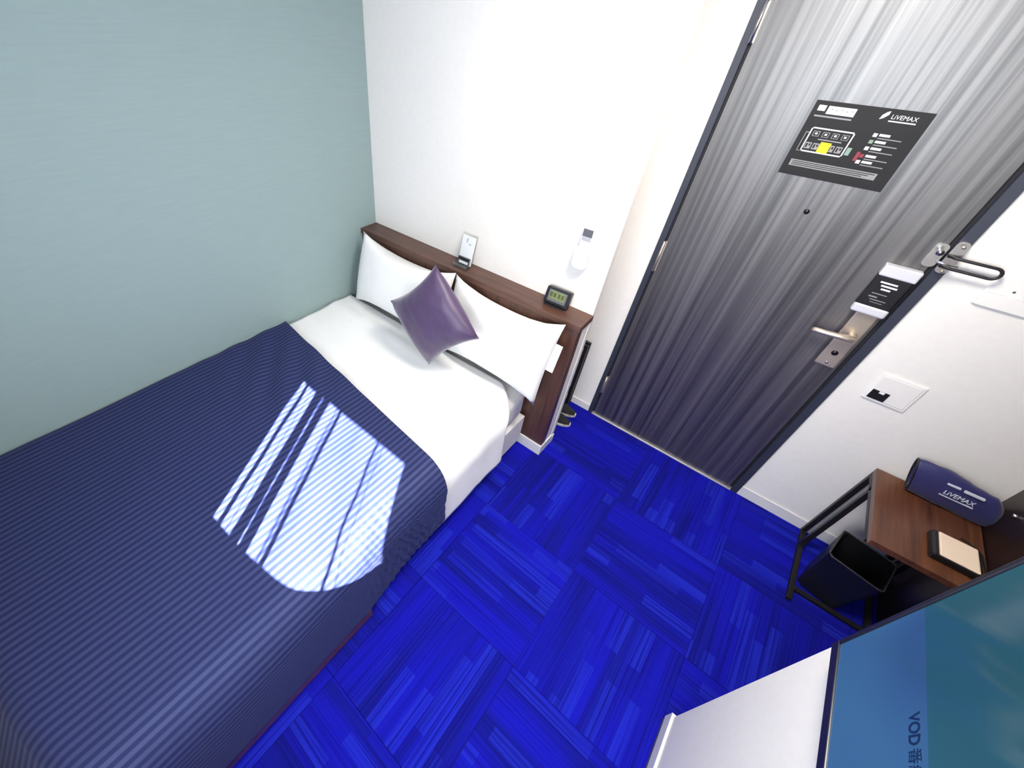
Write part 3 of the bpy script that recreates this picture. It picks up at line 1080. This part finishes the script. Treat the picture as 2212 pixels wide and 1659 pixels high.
ring0 = [(-.130, .036 * math.copysign(abs(math.cos(a)) ** .75, math.cos(a)) * (1 - .35 * max(0, math.sin(a))), .073 + .073 * math.copysign(abs(math.sin(a)) ** .8, math.sin(a))) for a in [2 * math.pi * q / 28 for q in range(28)]]
ring0 = [(x + .022 - .33 * z, y, z) for x, y, z in ring0]
tube('bag_hem', ring0, .003, M_black, bag, 6, closed=True)
bm = bmesh.new()
bm.faces.new([bm.verts.new((x + .012, y * .82, .073 + (z - .073) * .86)) for x, y, z in ring0])
finish(bm, 'bag_lining', M_cream, bag)


def bag_text(name, body, size, x, z, sx=1.0):
    M = Matrix.Translation((x, -.0425, z)) @ Matrix.Rotation(math.radians(80), 4, 'X')
    return text(name, body, size, M_bagpr, bag, M, sx=sx, ext=.0015)


bag_text('bag_logo_text', 'LiVEMAX', .024, -.046, .078, .9)
bm = bmesh.new(); abox(bm, -.050, .044, -.0445, -.039, .067, .071); finish(bm, 'bag_logo_line', M_bagpr, bag)
bm = bmesh.new(); abox(bm, -.056, -.020, -.037, -.028, .117, .122); finish(bm, 'bag_print_line', M_bagpr, bag)
bm = bmesh.new(); abox(bm, -.008, .046, -.037, -.027, .114, .121); finish(bm, 'bag_print_line', M_bagpr, bag)

# dark device with cream top
dv = thing('charging_device', 'small dark box with a cream rounded top lying on the desk', 'device', (2.915, .10, .534))
bm = bmesh.new(); abox(bm, -.062, .062, -.062, .062, 0, .030, .008, 3); finish(bm, 'device_body', M_black, dv)
bm = bmesh.new(); abox(bm, -.045, .058, -.058, .058, .029, .034, .004, 2); finish(bm, 'device_top', M_cream, dv)
cb = [(2.975, .165, .537), (3.000, .19, .538), (3.008, .12, .538), (3.005, .05, .540), (2.992, .02, .545), (2.985, .06, .552), (2.995, .13, .545), (2.985, .20, .538), (2.95, .215, .538)]


def smooth_path(pts, n=6):
    pts = [Vector(p) for p in pts]
    out = []
    for i in range(len(pts) - 1):
        p0, p1, p2, p3 = pts[max(i - 1, 0)], pts[i], pts[i + 1], pts[min(i + 2, len(pts) - 1)]
        for k in range(n):
            t = k / n
            out.append(.5 * ((2 * p1) + (p2 - p0) * t + (2 * p0 - 5 * p1 + 4 * p2 - p3) * t * t + (3 * p1 - p0 - 3 * p2 + p3) * t ** 3))
    out.append(pts[-1])
    return out


cable = tube('cable', smooth_path(cb), .0026, M_black, None, 8)
tag(cable, 'thin black cable coiled beside the cream-topped device on the desk', 'cable')

# ---------------------------------------------------------------- television
tv = thing('television', 'wall-mounted television showing a blue menu strip below a painted reflection of the teal wall', 'television', (2.435, -1.35, .978))
tl = Vector(tv.location)
TX, TY0, TY1, TZ0, TZ1 = 2.421, -1.84, -.876, .968, 1.54


def tbox(name, x0, x1, y0, y1, z0, z1, mat, bev=.002):
    return box(name, x0 - tl.x, x1 - tl.x, y0 - tl.y, y1 - tl.y, z0 - tl.z, z1 - tl.z, mat, tv, bev)


tbox('tv_housing', TX + .006, XP - .004, TY0 + .004, TY1 - .004, TZ0 + .004, TZ1 - .004, M_tvbody)
for a in ((TY0, TY1, TZ0, TZ0 + .024), (TY0, TY1, TZ1 - .010, TZ1), (TY0, TY0 + .010, TZ0 + .024, TZ1 - .010), (TY1 - .010, TY1, TZ0 + .024, TZ1 - .010)):
    tbox('tv_bezel', TX - .003, TX + .02, *a, M_tvbody)
bm = bmesh.new()
abox(bm, TX, TX + .006, TY0 + .008, TY1 - .008, TZ0 + .020, TZ1 - .008)
scr = finish(bm, 'tv_screen', M_screen)
scr.data.transform(Matrix.Identity(4))
# keep world-like coordinates inside the mesh so the picture is laid out in metres
scr.parent = tv
scr.matrix_parent_inverse = Matrix.Translation(tl).inverted()
tbox('wall_bracket', XP - .005, XP - .0005, -1.5, -1.2, 1.1, 1.4, M_blackm)
MT = Matrix.Translation((TX - .0008 - tl.x, -1.072 - tl.y, 1.173 - tl.z)) @ Matrix.Rotation(math.radians(-90), 4, 'Z') @ Matrix.Rotation(math.radians(90), 4, 'X')
text('screen_text', 'VOD', .029, M_text_screen, tv, MT, ext=.0002, sx=.78, bold=.0007)
text('screen_text', '番組', .026, M_text_screen, tv, Matrix.Translation((0, -.0525, .0015)) @ MT, ext=.0002, sx=.9)

# ---------------------------------------------------------------- ceiling lamp
lamp = thing('ceiling_lamp', 'round white ceiling lamp over the floor beside the bed', 'lamp', (1.84, -.54, ZC))
bm = bmesh.new()
bmesh.ops.create_cone(bm, cap_ends=True, segments=40, radius1=.24, radius2=.24, depth=.03, matrix=Matrix.Translation((0, 0, -.015)))
finish(bm, 'lamp_base', M_whiteplastic, lamp)
bm = bmesh.new()
bmesh.ops.create_uvsphere(bm, u_segments=40, v_segments=16, radius=.22, matrix=Matrix.Translation((0, 0, -.03)) @ Matrix.Diagonal((1, 1, .28, 1)))
bmesh.ops.delete(bm, geom=[v for v in bm.verts if v.co.z > -.029], context='VERTS')
finish(bm, 'lamp_diffuser', M_lamp, lamp, smooth=True)
la = bpy.data.lights.new('ceiling_lamp_light', 'AREA')
la.shape = 'DISK'; la.size = .44
la.energy = 26.0
la.color = (1.0, .92, .84)
lo_ = new_obj('ceiling_lamp_light', la, lamp, (0, 0, -.10))
